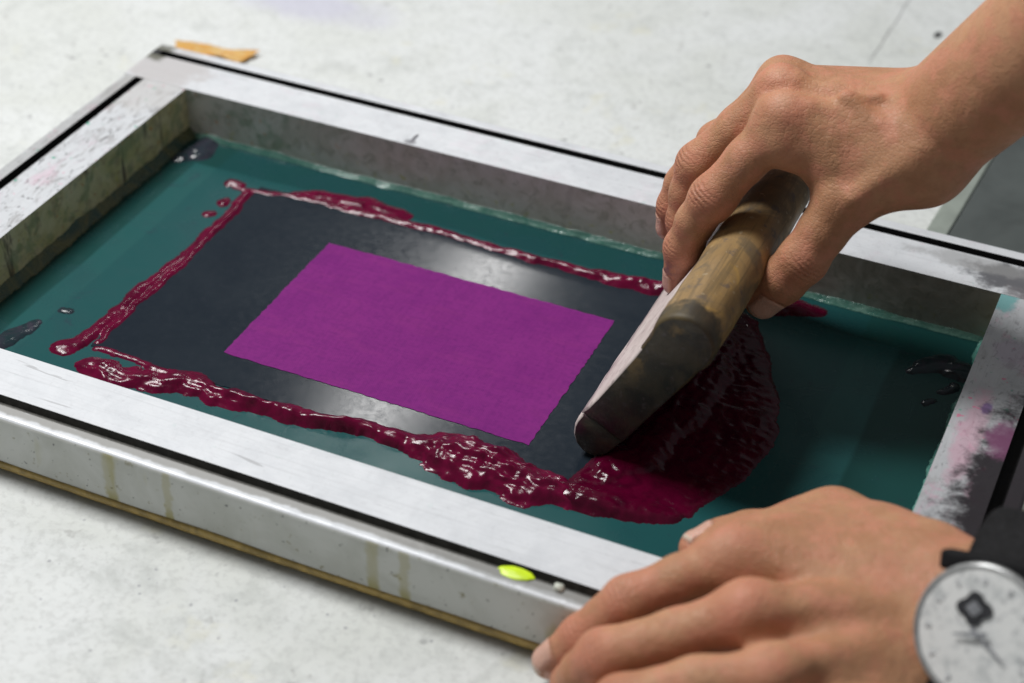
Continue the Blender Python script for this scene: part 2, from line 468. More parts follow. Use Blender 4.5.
def m_skin():
    m = Mat('skin'); x, y, z = m.xyz()
    n = m.noise(38, 4, .6, dist=.5); f = m.noise(260, 4, .6, off=4); mot = m.noise(95, 4, .6, off=14)
    c = m.mix(m.rng(n, .3, .7), (.50, .265, .146), (.39, .186, .097))
    c = m.mix(m.mul(m.rng(mot, .42, .64), .75), c, (.53, .225, .14))
    c = m.mix(m.mul(m.rng(f, .48, .68), .35), c, (.36, .175, .10))
    c = m.mix(m.mul(m.attr('red'), .55), c, (.60, .21, .14))
    c = m.mix(m.mul(m.attr('pale'), .5), c, (.66, .43, .29))
    c = m.mix(m.mul(m.attr('crease'), .55), c, (.24, .095, .055))
    c = m.mix(m.mul(m.attr('stain'), m.rng(m.noise(220, 3, off=40), .40, .55), .75), c, (.13, .07, .12))
    c = m.mix(m.attr('nail'), c, (.60, .36, .28))
    c = m.mix(m.attr('nailtip'), c, (.66, .58, .48))
    m.set(Base_Color=c, Subsurface_Weight=.12, Subsurface_Scale=.004, Subsurface_Radius=(1., .35, .2),
          Roughness=m.mth('SUBTRACT', m.rng(f, .3, .7, .50, .64), m.mul(m.attr('nail'), .16)), Specular_IOR_Level=.34)
    v = m.voro(620, feat='DISTANCE_TO_EDGE', vec=m.scale((.55, 1, 1))); v2 = m.noise(800, 3, .6)
    h = m.mix(.5, m.rng(v, 0, .12), v2)
    h = m.mth('ADD', m.mth('SUBTRACT', m.mul(h, .40), m.mul(m.attr('crease'), 1.7)), m.mul(m.noise(110, 4, .62, dist=.8, off=51), 1.5))
    m.bump(h, .62, .0008)
    return m.m
SKIN = m_skin()

# ================================================================== setting
bm = bmesh.new()
edge = [(.395, 3.2 * 0 + 1.6), ]
add_box(bm, (-.9, -1.0, ZT - .03), (1.1, 1.3, ZT))
t = bm_obj('table_surface', bm, TABLE); tag(t, kind='structure')

# grey sheet with a pale border lying on the table behind the frame
s0, s1 = Vector((.3905, .047, 0)), Vector((.404, .30, 0))
dv = (s1 - s0).normalized(); nv = Vector((dv.y, -dv.x, 0))
root = thing('grey_board', 'smooth dark grey board with pale border on the table behind the frame', 'board', (.55, .2, ZT))
def strip(o0, o1, z0, z1, y1=.62):
    b = bmesh.new(); vs = []
    far = s0 + dv * y1
    for p in (s0 + nv * o0, s0 + nv * o1, far + nv * o1, far + nv * o0):
        q = Vector(p); 
        if p.y < .06: q += dv * ((.047 - p.y) / dv.y)
        vs.append(q)
    lo = [b.verts.new((v.x, v.y, z0)) for v in vs]; hi = [b.verts.new((v.x, v.y, z1)) for v in vs]
    b.faces.new(lo[::-1]); b.faces.new(hi)
    for i in range(4): b.faces.new((lo[i], lo[(i + 1) % 4], hi[(i + 1) % 4], hi[i]))
    return b
bm_obj('panel', strip(.0115, .5, ZT + .0004, ZT + .0028), m_simple('grey_plastic', (.070, .080, .078), .38, nscale=14, var=.25, bump=.02), root, bevel=.0006)
bm_obj('border', strip(0, .0112, ZT + .0004, ZT + .0034), m_simple('pale_grey_edging', (.25, .28, .25), .5, nscale=60, var=.12, bump=.05), root, bevel=.001)

# ================================================================== frame
frame = thing('printing_frame', 'silver aluminium printing frame with grooved rails and teal mesh, on the white table', 'printing frame', (L / 2, -W / 2, ZT))

def rail(mats, a, b, g0, g1, axis, inner, sgn, dz=.0085):
    """profile swept along `axis` ('x' or 'y'); inner = coordinate of the inner face, sgn = outward direction.
    mats: top, groove, inner wall, outer face. Groove runs from g0 to g1."""
    bm = bmesh.new()
    def ring(s, zg):
        pr = [(0, .0006), (0, H), (G1, H), (G1 + .0001, zg), (G2 - .0001, zg), (G2, H), (P_, H), (P_, .0006)]
        return [bm.verts.new((s, inner + sgn * q, z) if axis == 'x' else (inner + sgn * q, s, z)) for q, z in pr]
    rings = []
    if g0 > a: rings += [ring(a, H), ring(g0, H)]
    rings += [ring(max(a, g0 + 1e-5), H - dz), ring(min(b, g1 - 1e-5), H - dz)]
    if g1 < b: rings += [ring(g1, H), ring(b, H)]
    mi = [2, 0, 1, 1, 1, 0, 3, 3]
    for r0, r1 in zip(rings, rings[1:]):
        for i in range(8):
            j = (i + 1) % 8
            try:
                f = bm.faces.new((r0[i], r0[j], r1[j], r1[i])); f.material_index = mi[i]
            except ValueError: pass
    for r in (rings[0], rings[-1]):
        f = bm.faces.new(r); f.material_index = 3
    bmesh.ops.remove_doubles(bm, verts=bm.verts, dist=2e-6)
    bmesh.ops.dissolve_degenerate(bm, edges=bm.edges, dist=1e-7)
    # wide rounding of the outer top edge, small rounding of the rest
    o = bm_obj('rail', bm, mats, frame)
    es = []
    for e in o.data.edges:
        p, q = [o.data.vertices[i].co for i in e.vertices]
        k = 1 if axis == 'x' else 0
        out = inner + sgn * P_
        if abs(p[k] - out) < 1e-6 and abs(q[k] - out) < 1e-6 and p.z > H - 1e-5 and q.z > H - 1e-5: es.append(e.index)
    bw = o.data.attributes.new('bevel_weight_edge', 'FLOAT', 'EDGE')
    for e in o.data.edges:
        p, q = [o.data.vertices[i].co for i in e.vertices]
        bw.data[e.index].value = 0.
    for i in es: bw.data[i].value = 1.
    m1 = o.modifiers.new('outer_edge', 'BEVEL'); m1.limit_method = 'WEIGHT'; m1.width = .0022; m1.segments = 4
    m2 = o.modifiers.new('edges', 'BEVEL'); m2.limit_method = 'ANGLE'; m2.angle_limit = math.radians(50); m2.width = .00045; m2.segments = 2
    return o

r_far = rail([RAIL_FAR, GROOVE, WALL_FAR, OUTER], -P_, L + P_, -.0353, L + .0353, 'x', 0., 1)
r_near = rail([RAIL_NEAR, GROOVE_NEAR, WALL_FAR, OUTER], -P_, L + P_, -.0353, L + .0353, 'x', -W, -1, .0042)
r_left = rail([RAIL_LEFT, GROOVE, WALL_LEFT, OUTER], -W + .0002, -.0002, -W, -.0005, 'y', 0., -1)
r_right = rail([RAIL_RIGHT, GROOVE, WALL_LEFT, OUTER], -W + .0002, -.0002, -W, -.0005, 'y', L, 1)
r_left['label'] = 'left rail smudged with pink, green and grey ink'
r_right['label'] = 'right rail stained pink and purple with a black inky outer side'
r_near['label'] = 'clean bright near rail'

# brown tape folded round the bottom of the frame
bm = bmesh.new()
e = .0009
rnd = random.Random(3)
def tape_side(p0, p1, out):
    n = 60; prev = None
    for i in range(n + 1):
        u = i / n
        x = p0[0] + (p1[0] - p0[0]) * u; y = p0[1] + (p1[1] - p0[1]) * u
        top = .0040 + .0009 * (vnoise(np.array([u * 14.]), np.array([out[0] * 3 + out[1] * 7.]))[0] - .5)
        ee = e * (1 + .5 * (vnoise(np.array([u * 25.]), np.array([9.]))[0] - .5))
        prof = [(ee * .35, top), (ee, top - .0010), (ee * 1.1, .0012), (ee * .6, .0000), (-.004, -.0003), (-.004, top - .0006)]
        cur = [bm.verts.new((x + out[0] * q, y + out[1] * q, z)) for q, z in prof]
        if prev:
            for a in range(6): bm.faces.new((prev[a], prev[(a + 1) % 6], cur[(a + 1) % 6], cur[a]))
        else: bm.faces.new(cur)
        prev = cur
    bm.faces.new(prev)
tape_side((-P_, -W - P_), (L + P_, -W - P_), (0, -1)); tape_side((-P_, W * 0 + P_), (-P_, -W - P_), (-1, 0))
tape_side((L + P_, P_), (-P_, P_), (0, 1)); tape_side((L + P_, -W - P_), (L + P_, P_), (1, 0))
bm_obj('edge_tape', bm, BROWN, frame, smooth=True)

bm = bmesh.new()
for x0, x1, y0, y1 in ((-P_ + .006, L + P_ - .006, P_ - .018, P_ - .006), (-P_ + .006, L + P_ - .006, -W - P_ + .008, -W - P_ + .018), (-P_ + .006, -P_ + .016, -W - .02, .02), (L + P_ - .016, L + P_ - .006, -W - .02, .02)):
    add_box(bm, (x0, y0, ZT + .0001), (x1, y1, .0004))
bm_obj('packing_strip', bm, BROWN, frame)

# the screen: emulsion sheet and the open printing area
def sheet(name, x0, y0, x1, y1, z, mat, parent, jitter=0, th=.0003, n=60, rot=0):
    b = bmesh.new()
    out = []
    cs = [(x0, y0), (x1, y0), (x1, y1), (x0, y1)]
    for k in range(4):
        a, c = cs[k], cs[(k + 1) % 4]
        for i in range(n):
            u = i / n
            dx = (random.random() - .5) * jitter; dy = (random.random() - .5) * jitter
            out.append((a[0] + (c[0] - a[0]) * u + dx, a[1] + (c[1] - a[1]) * u + dy))
    hi = [b.verts.new((x, y, z)) for x, y in out]; lo = [b.verts.new((x, y, z - th)) for x, y in out]
    b.faces.new(hi); b.faces.new(lo[::-1])
    m_ = len(out)
    for i in range(m_): b.faces.new((hi[i], lo[i], lo[(i + 1) % m_], hi[(i + 1) % m_]))
    return bm_obj(name, b, mat, parent)
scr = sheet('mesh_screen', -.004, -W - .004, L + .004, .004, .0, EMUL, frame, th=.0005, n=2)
scr['label'] = 'teal emulsion coated mesh'
op = sheet('print_opening', .1215, -.1638, .2767, -.0618, .0006, OPEN, scr, jitter=.0008, th=.0003)
op['label'] = 'magenta rectangle of open mesh'

# bead of hardened sealant along the foot of each inner wall
def bead(p0, p1, inw, mat, rmin, rmax, seed, label=None):
    b = bmesh.new(); n = 170; prev = None; m = 7
    for i in range(n + 1):
        u = i / n
        x = p0[0] + (p1[0] - p0[0]) * u; y = p0[1] + (p1[1] - p0[1]) * u
        s = u * math.hypot(p1[0] - p0[0], p1[1] - p0[1])
        r = rmin + (rmax - rmin) * float(fbm(np.array([s * 90]), np.array([seed * 3.3]), seed=seed)[0])
        r2 = rmin + (rmax - rmin) * float(fbm(np.array([s * 70]), np.array([seed * 7.7 + 5]), seed=seed)[0])
        cur = []
        for a in range(m):
            th = a / (m - 1) * math.pi / 2
            k = 1 + .22 * (float(vnoise(np.array([s * 420.]), np.array([a * .9]), seed=seed + 5)[0]) - .5)
            din = (1 - math.sin(th)) ; dz = (1 - math.cos(th))
            # concave fillet with lumps
            q = r * (.55 * din + .45 * math.cos(th)) * k; zz = r2 * (.55 * dz + .45 * math.sin(th)) * k
            cur.append(b.verts.new((x + inw[0] * q, y + inw[1] * q, zz - .0001)))
        cur.append(b.verts.new((x - inw[0] * .0004, y - inw[1] * .0004, cur[-1].co.z))); cur.append(b.verts.new((x - inw[0] * .0004, y - inw[1] * .0004, -.0001)))
        if prev:
            for a in range(len(cur)): b.faces.new((prev[a], prev[(a + 1) % len(cur)], cur[(a + 1) % len(cur)], cur[a]))
        else: b.faces.new(cur)
        prev = cur
    b.faces.new(prev)
    o = bm_obj('sealant_bead', b, mat, frame, smooth=True)
    if label: o['label'] = label
def m_bead(name, a, b_):
    m = Mat(name); n = m.noise(60, 5, .65, dist=1); f = m.noise(380, 3, .6, off=5)
    m.set(Base_Color=m.mix(m.rng(n, .35, .65), a, b_), Roughness=m.rng(f, .3, .7, .12, .4))
    m.bump(f, .5, .0012)
    return m.m
bead((.0, 0), (L, 0), (0, -1), m_bead('teal_sealant', (.13, .27, .22), (.05, .16, .13)), .0012, .0042, 1, 'pale teal glossy sealant')
bead((0, -W), (0, 0), (1, 0), m_bead('olive_sealant', (.12, .125, .05), (.03, .075, .06)), .0035, .0065, 2, 'olive stained sealant')
bead((L, 0), (L, -W), (-1, 0), m_bead('bright_teal_sealant', (.06, .22, .19), (.12, .30, .25)), .0035, .0062, 3)
bead((L, -W), (0, -W), (0, 1), m_bead('dark_teal_sealant', (.03, .10, .09), (.05, .13, .12)), .002, .004, 4)

# ================================================================== ink (height fields with their own thickness)
def ink_mesh(name, strokes, mat, label, cat='ink', res=.0007, z0=.0002, warp=.0016, lump=.55, poly=None, seed=0, group=None, streak=.5):
    P = np.array([p for s in strokes for p in s['p']] + (list(poly['p']) if poly else []))
    mw = max([max(s['w']) for s in strokes] + [.004]) + .006
    x = np.arange(P[:, 0].min() - mw, P[:, 0].max() + mw, res); y = np.arange(P[:, 1].min() - mw, P[:, 1].max() + mw, res)
    X, Y = np.meshgrid(x, y, indexing='ij')
    wx = X + warp * 2 * (fbm(X * 140, Y * 140, seed=seed + 1) - .5) + warp * 2.2 * (fbm(X * 48, Y * 48, seed=seed + 8) - .5)
    wy = Y + warp * 2 * (fbm(X * 140, Y * 140, seed=seed + 2) - .5) + warp * 2.2 * (fbm(X * 48, Y * 48, seed=seed + 9) - .5)
    h = np.zeros_like(X)
    for si, s in enumerate(strokes):
        pts = np.array(s['p']); acc = 0.
        best = np.full(X.shape, 9.); S = np.zeros_like(X); Wd = np.full(X.shape, 1e-4); Ht = np.zeros_like(X); Dn = np.zeros_like(X)
        for i in range(len(pts) - 1):
            a, b = pts[i], pts[i + 1]; ba = b - a; l = np.linalg.norm(ba)
            t = np.clip(((wx - a[0]) * ba[0] + (wy - a[1]) * ba[1]) / l ** 2, 0, 1)
            dx, dy = wx - a[0] - t * ba[0], wy - a[1] - t * ba[1]
            d = np.hypot(dx, dy); m = d < best
            best = np.where(m, d, best); S = np.where(m, acc + t * l, S)
            Dn = np.where(m, (ba[0] * dy - ba[1] * dx) / l, Dn)
            Wd = np.where(m, s['w'][i] + (s['w'][i + 1] - s['w'][i]) * t, Wd); Ht = np.where(m, s['h'][i] + (s['h'][i + 1] - s['h'][i]) * t, Ht)
            acc += l
        Wd = Wd * (1 + .45 * (vnoise(S * 130, np.sign(Dn) * 3 + si * 11., seed=seed + 3) - .5))
        q = np.sqrt(np.maximum(0, 1 - (best / Wd) ** 2)) * Ht
        sk = fbm(S * 22, Dn * 620 + S * 26, seed=seed + 4, oct=2)
        q = q * (1 + streak * 1.25 * (sk - .5))
        sk2 = .0007 * (1 - best / (Wd * 1.25 + .0014)) + .0009 * (fbm(S * 90, Dn * 160, seed=seed + 20) - .56)
        q = np.maximum(q, np.where(best < Wd * 1.25 + .0014, np.clip(sk2, 0, .0005), 0))
        h = np.maximum(h, q)
    if poly:
        pp = np.array(poly['p']); n = len(pp); ins = np.zeros(X.shape, bool); dist = np.full(X.shape, 9.)
        for i in range(n):
            a, b = pp[i], pp[(i + 1) % n]
            cond = ((a[1] > wy) != (b[1] > wy)) & (wx < (b[0] - a[0]) * (wy - a[1]) / (b[1] - a[1] + 1e-12) + a[0])
            ins ^= cond
            ba = b - a; t = np.clip(((wx - a[0]) * ba[0] + (wy - a[1]) * ba[1]) / (ba @ ba), 0, 1)
            dist = np.minimum(dist, np.hypot(wx - a[0] - t * ba[0], wy - a[1] - t * ba[1]))
        rim = poly['rim']
        q = np.where(ins, poly['h'] * np.sqrt(np.clip(1 - (1 - np.clip(dist / rim, 0, 1)) ** 2, 0, 1)), 0)
        st = fbm(X * 190 + Y * 40, Y * 24, seed=seed + 6, oct=2)
        q = q * (1 + .25 * (st - .5) + .35 * (fbm(X * 120, Y * 120, seed=seed + 7, oct=2) - .5))
        h = np.maximum(h, q)
    h = h * (.88 + lump * .85 * (.7 * fbm(X * 140, Y * 140, seed=seed + 5, oct=2) + .3 * fbm(X * 300, Y * 300, seed=seed + 15, oct=1) - .5))
    h = h + np.where(h > .0003, -.0011 * (np.abs(fbm(X * 210, Y * 330, seed=seed + 12, oct=2) - .5) * 2), 0) * np.clip(h / .002, 0, 1)
    for _ in range(2):
        g = np.pad(h, 1, mode='edge')
        h = np.where(h > 0, (g[1:-1, 1:-1] * 4 + 2 * (g[:-2, 1:-1] + g[2:, 1:-1] + g[1:-1, :-2] + g[1:-1, 2:]) + g[:-2, :-2] + g[2:, 2:] + g[:-2, 2:] + g[2:, :-2]) / 16, 0)
    on = h > .00022
    cell = on[:-1, :-1] | on[1:, :-1] | on[:-1, 1:] | on[1:, 1:]
    Z = np.where(on, z0 + h, -.0001)
    idc = np.argwhere(cell)
    used = np.zeros(X.shape, bool)
    for a in (0, 1):
        for b in (0, 1): used[idc[:, 0] + a, idc[:, 1] + b] = True
    vid = np.full(X.shape, -1); vid[used] = np.arange(used.sum())
    V = np.stack([X[used], Y[used], Z[used]], 1)
    i, j = idc.T
    Q = np.stack([vid[i, j], vid[i + 1, j], vid[i + 1, j + 1], vid[i, j + 1]], 1)
    o = link(name, mesh_np(name, V, Q), mat)
    tag(o, label, cat, group)
    return o

GI = 'ridges of crimson ink round the wiped area'
ink_mesh('ink_ridge', [
    dict(p=[(.0512, -.1925), (.0568, -.1852), (.0575, -.1693), (.0600, -.1571), (.0598, -.139), (.0603, -.1178), (.0610, -.0959), (.0612, -.070), (.0606, -.045)],
         w=[.0044, .0042, .0034, .0042, .0030, .0018, .0014, .0014, .0012], h=[.0026, .0024, .0018, .0022, .0018, .0013, .0012, .0012, .0010]),
    dict(p=[(.0640, -.1822), (.0652, -.1564), (.0651, -.1259), (.0640, -.0922), (.0624, -.0653), (.0600, -.0387)], w=[.0014, .0014, .0014, .0018, .0024, .0020], h=[.0014, .0013, .0013, .0016, .0020, .0015]),
    dict(p=[(.047, -.0345), (.0535, -.0343)], w=[.003, .002], h=[.0022, .0015]),
    dict(p=[(.0527, -.0528), (.0538, -.049)], w=[.0024, .0018], h=[.002, .0012]), dict(p=[(.0515, -.0658), (.0528, -.064)], w=[.002, .0014], h=[.0015, .001])],
    INK, 'thin double ridge of crimson ink along the left end of the wiped rectangle', seed=10, group=GI)
ink_mesh('ink_ridge', [
    dict(p=[(.0815, -.0290), (.0952, -.0255), (.1122, -.0235), (.1285, -.0215), (.1447, -.0215)], w=[.0022, .0052, .0058, .0052, .003], h=[.0014, .0024, .0024, .0022, .0010]),
    dict(p=[(.0511, -.0372), (.0659, -.0344), (.0839, -.0311), (.1102, -.0302), (.1325, -.0285), (.1549, -.0275), (.1844, -.0288), (.2129, -.0301), (.2404, -.0306), (.2664, -.0287), (.2908, -.0268), (.315, -.026)],
         w=[.0012, .0014, .0018, .0022, .0024, .0026, .0020, .0030, .0034, .0042, .0058, .005], h=[.0012, .0012, .0014, .0018, .0020, .0024, .0018, .0028, .0032, .0038, .0050, .004])],
    INK, 'crimson ink ridge along the far edge of the wiped rectangle, beside the far rail', seed=30, group=GI)
ink_mesh('ink_ridge', [
    dict(p=[(.0712, -.1990), (.0803, -.1990), (.0911, -.1985), (.1037, -.1965), (.1132, -.1945)], w=[.0052, .0078, .0070, .0066, .0056], h=[.0032, .0046, .0036, .0036, .0034]),
    dict(p=[(.0680, -.1865), (.0905, -.1861), (.1132, -.1870)], w=[.0013, .0016, .0018], h=[.0013, .0014, .0015]),
    dict(p=[(.1120, -.1915), (.1300, -.1920), (.1406, -.1915), (.1652, -.1895), (.1898, -.1872), (.2139, -.1858), (.2383, -.1850)], w=[.0058, .0062, .0056, .0052, .0052, .0046, .0056], h=[.0036, .0044, .0046, .0048, .0050, .0044, .0052]),
    dict(p=[(.2300, -.1850), (.2420, -.1840), (.2542, -.1845), (.2681, -.1847), (.2819, -.1845)], w=[.006, .0118, .0135, .0130, .0095], h=[.0042, .0070, .0084, .0078, .0056]),
    dict(p=[(.2760, -.1880), (.2880, -.1880), (.2980, -.1868), (.306, -.186)], w=[.0085, .0085, .0088, .007], h=[.0064, .0066, .0062, .005])],
    INK, 'thick lumpy ridge of crimson ink along the near edge of the wiped rectangle', seed=50, group=GI, lump=.7, streak=.75, warp=.0024)
ink_mesh('ink_pool', [
    dict(p=[(.3150, -.164), (.3240, -.150), (.3285, -.120), (.3285, -.085), (.3285, -.05)], w=[.009, .012, .013, .013, .010], h=[.005, .0066, .0066, .0066, .005]),
    dict(p=[(.3050, -.1865), (.3177, -.1850), (.3357, -.1830), (.349, -.179)], w=[.0074, .0078, .0066, .004], h=[.0060, .0058, .0048, .003])],
    INK_POOL, 'wide glossy pool of dark crimson ink pushed up along the squeegee', poly=dict(p=[(.3379, -.0306), (.3476, -.0482), (.3666, -.0852), (.3731, -.1134), (.3696, -.1446), (.3564, -.1776), (.3285, -.1867), (.300, -.1820), (.3072, -.1561), (.3169, -.0673), (.3284, -.0279)], h=.0022, rim=.012),
    seed=70, lump=.3, streak=.22)
ink_mesh('ink_smear', [dict(p=[(.3414, -.0185), (.3515, -.0135), (.3626, -.012)], w=[.004, .0056, .0028], h=[.0022, .003, .0012])], INK_POOL, 'small crimson ink smear near the far wall, right of the thumb', seed=90)
GB = 'blobs of dark purple ink in the corners of the frame'
ink_mesh('ink_blob', [dict(p=[(.0100, -.0230), (.0145, -.0140), (.0135, -.0030)], w=[.0045, .0065, .0050], h=[.0022, .0036, .0026])], INK_DARK, 'dark purple ink blob in the far left inner corner of the frame', seed=110, group=GB, streak=.2, lump=.3)
ink_mesh('ink_blob', [dict(p=[(.4140, -.0386), (.4215, -.0300), (.4300, -.0260), (.4390, -.0300)], w=[.0022, .0055, .0075, .0075], h=[.0012, .0022, .0030, .0032]), dict(p=[(.432, -.047), (.437, -.041)], w=[.0012, .002], h=[.001, .002]), dict(p=[(.428, -.058), (.430, -.055)], w=[.0012, .0012], h=[.001, .001])], INK_DARK, 'shiny dark purple ink blob in the far right inner corner of the frame', seed=130, group=GB, lump=.8)
ink_mesh('ink_blob', [dict(p=[(.0190, -.2120), (.0240, -.1990), (.0285, -.1885), (.0300, -.1800)], w=[.006, .0050, .0036, .002], h=[.0018, .0016, .0012, .0008]), dict(p=[(.0335, -.1665), (.0375, -.1660)], w=[.0014, .0012], h=[.0012, .001])], INK_DARK, 'low dark ink blob beside the near left inner corner', seed=150, group=GB, lump=.6)
film = sheet('ink_film', .0632, -.1855, .3205, -.0305, .0004, FILM, None, jitter=.0007, th=.0003, n=120)
tag(film, 'thin dark slate film of wiped ink around the magenta rectangle', 'ink film')

# neon blob and crumb on the near rail
def blob(name, c, r, mat, parent, label, seed):
    b = bmesh.new(); bmesh.ops.create_icosphere(b, subdivisions=4, radius=1)
    for v in b.verts:
        k = 1 + .35 * (float(fbm(np.array([v.co.x * 1.3 + 9]), np.array([v.co.y * 1.3 + 7]), np.array([v.co.z * 1.3]), seed=seed)[0]) - .5) * 2
        v.co = Vector((c[0] + v.co.x * r[0] * k, c[1] + v.co.y * r[1] * k, c[2] + v.co.z * r[2] * k))
    o = bm_obj(name, b, mat, parent, smooth=True); o['label'] = label; return o
blob('paint_dab', (.3157, -W - .0317, H), (.0072, .0030, .0009), m_simple('neon_paint', (.62, .84, .01), .4, var=.08), frame, 'neon yellow paint dab', 3)
blob('paint_crumb', (.3336, -W - .0325, H + .0006), (.0022, .0018, .0018), m_simple('pale_crumb', (.55, .57, .50), .6), frame, 'pale dried crumb', 5)
blob('paint_dab', (.1352, .0068, H), (.0011, .0050, .0004), m_simple('grey_paint', (.20, .20, .22), .4), frame, 'grey paint drip', 8)

# scrap of amber tape on the table
bm = bmesh.new()
A = np.array([-.066, .0865]); B = np.array([-.0175, .0935]); ux = (B - A) / np.linalg.norm(B - A); uy = np.array([-ux[1], ux[0]])
ln = np.linalg.norm(B - A); nu, nvv = 44, 12; rows = []
for i in range(nu + 1):
    u = i / nu
    hw = .0074 * (1 - .38 * math.exp(-((u - .62) / .16) ** 2)) + .0010 * (float(vnoise(np.array([u * 12.]), np.array([2.]))[0]) - .5)
    row = []
    for j in range(nvv + 1):
        v = j / nvv * 2 - 1
        du = .002 * (float(vnoise(np.array([v * 4.]), np.array([5. if u < .5 else 8.]))[0]) - .5) * (1 if u in (0, 1) else 0) + (.004 * v if u > .9 else -.002 * v if u < .1 else 0)
        p = A + ux * (u * ln + du) + uy * v * hw
        z = ZT + .0009 + .0022 * float(fbm(np.array([u * 5.]), np.array([v * 1.5 + 3]))[0]) * (math.sin(u * math.pi) * .7 + .3) + .002 * max(0, u - .75) * 4 * (v * .5 + .5)
        row.append(bm.verts.new((p[0], p[1], z)))
    rows.append(row)
for i in range(nu):
    for j in range(nvv): bm.faces.new((rows[i][j], rows[i + 1][j], rows[i + 1][j + 1], rows[i][j + 1]))
m = Mat('amber_tape'); n = m.noise(90, 4, .6, vec=m.scale((1, 2.5, 1), rot=(0, 0, -.15)), dist=.7); n2 = m.noise(260, 3, off=5)
c = m.mix(m.rng(n, .35, .65), (.62, .30, .05), (.62, .42, .16)); c = m.mix(m.mul(m.rng(n2, .5, .7), .4), c, (.36, .12, .03))
m.set(Base_Color=c, Roughness=.35); m.bump(n, .4, .001)
tp = bm_obj('tape_scrap', bm, m.m, None, smooth=True)
sd = tp.modifiers.new('thickness', 'SOLIDIFY'); sd.thickness = .0003
tag(tp, 'crumpled scrap of amber tape on the table behind the far left corner of the frame', 'tape scrap')

# ================================================================== squeegee
sq = thing('squeegee', 'wooden squeegee with a stained round handle, tilted on its blade in the crimson ink', 'squeegee', (.3105, -.095, 0))
BASE = np.array([.3025, 0.0012]); UP = nrm((.0490, .0870)); RT = np.array([UP[1], -UP[0]])
Y0, Y1 = -.1600, -.012
def prof_holder():
    pts = []
    for a in np.linspace(-24, 204, 30):     # round top, centre s=.0815
        th = math.radians(a); pts.append((.0815 + .0145 * math.sin(th), -.002 + .0138 * math.cos(th)))
    left = [(.066, -.0140), (.058, -.0138), (.040, -.0138), (.024, -.0142), (.016, -.0140)]
    right = [(.016, .0076), (.024, .0082), (.040, .0088), (.056, .0096), (.066, .0106)]
    return pts + left + right
def loft(profile, ys, matfn, name, mats, bev):
    b = bmesh.new(); rings = []
    c = np.mean(profile, 0)
    for y, k in ys:
        r = []
        for s_, t_ in profile:
            s2, t2 = c[0] + (s_ - c[0]) * k, c[1] + (t_ - c[1]) * k
            w_ = .0009 * (float(fbm(np.array([s_ * 120 + 3]), np.array([t_ * 120 + 9]), np.array([y * 55.]), seed=17)[0]) - .5) * 2 * (1 if y < -.10 else .5)
            q = BASE + UP * (s2 + w_ * .6) + RT * (t2 + w_)
            r.append(b.verts.new((q[0], y + w_ * .7, q[1])))
        rings.append(r)
    n = len(profile)
    for r0, r1 in zip(rings, rings[1:]):
        for i in range(n):
            j = (i + 1) % n
            f = b.faces.new((r0[i], r0[j], r1[j], r1[i])); f.material_index = matfn((profile[i][0] + profile[j][0]) / 2, (profile[i][1] + profile[j][1]) / 2, False)
    for r in (rings[0], rings[-1]):
        f = b.faces.new(r); f.material_index = matfn(0, 0, True)
    o = bm_obj(name, b, mats, sq, smooth=True)
    return o
ysr = [(Y0, .90), (Y0 + .0004, .945), (Y0 + .0012, .98), (Y0 + .0026, 1.), *[(Y0 + .006 + i * .004, 1.) for i in range(33)], (Y1 - .006, .98), (Y1 - .002, .9), (Y1, .78)]
loft(prof_holder(), ysr, lambda s, t, end: 1 if end else (2 if (t < -.009 and s < .064) else (1 if s < .055 else 0)), 'handle', [WOOD, ENDM, BLADE], 0)
blade = [(.0185, -.0137), (.0185, .0073), (.010, .0068), (.005, .0054), (.0018, .0030), (.0002, .0002), (.0, -.0030), (.0015, -.0075), (.005, -.0112), (.009, -.0132), (.013, -.0138)]
loft(blade, [(Y0 - .0002, .88), (Y0 + .0003, .945), (Y0 + .0011, .98), (Y0 + .0026, 1.), *[(Y0 + .006 + i * .004, 1.) for i in range(33)], (Y1 + .001, 1.)], lambda s, t, end: 1 if (end or t > -.004) else 2, 'blade', [WOOD, ENDM, BLADE], 0)

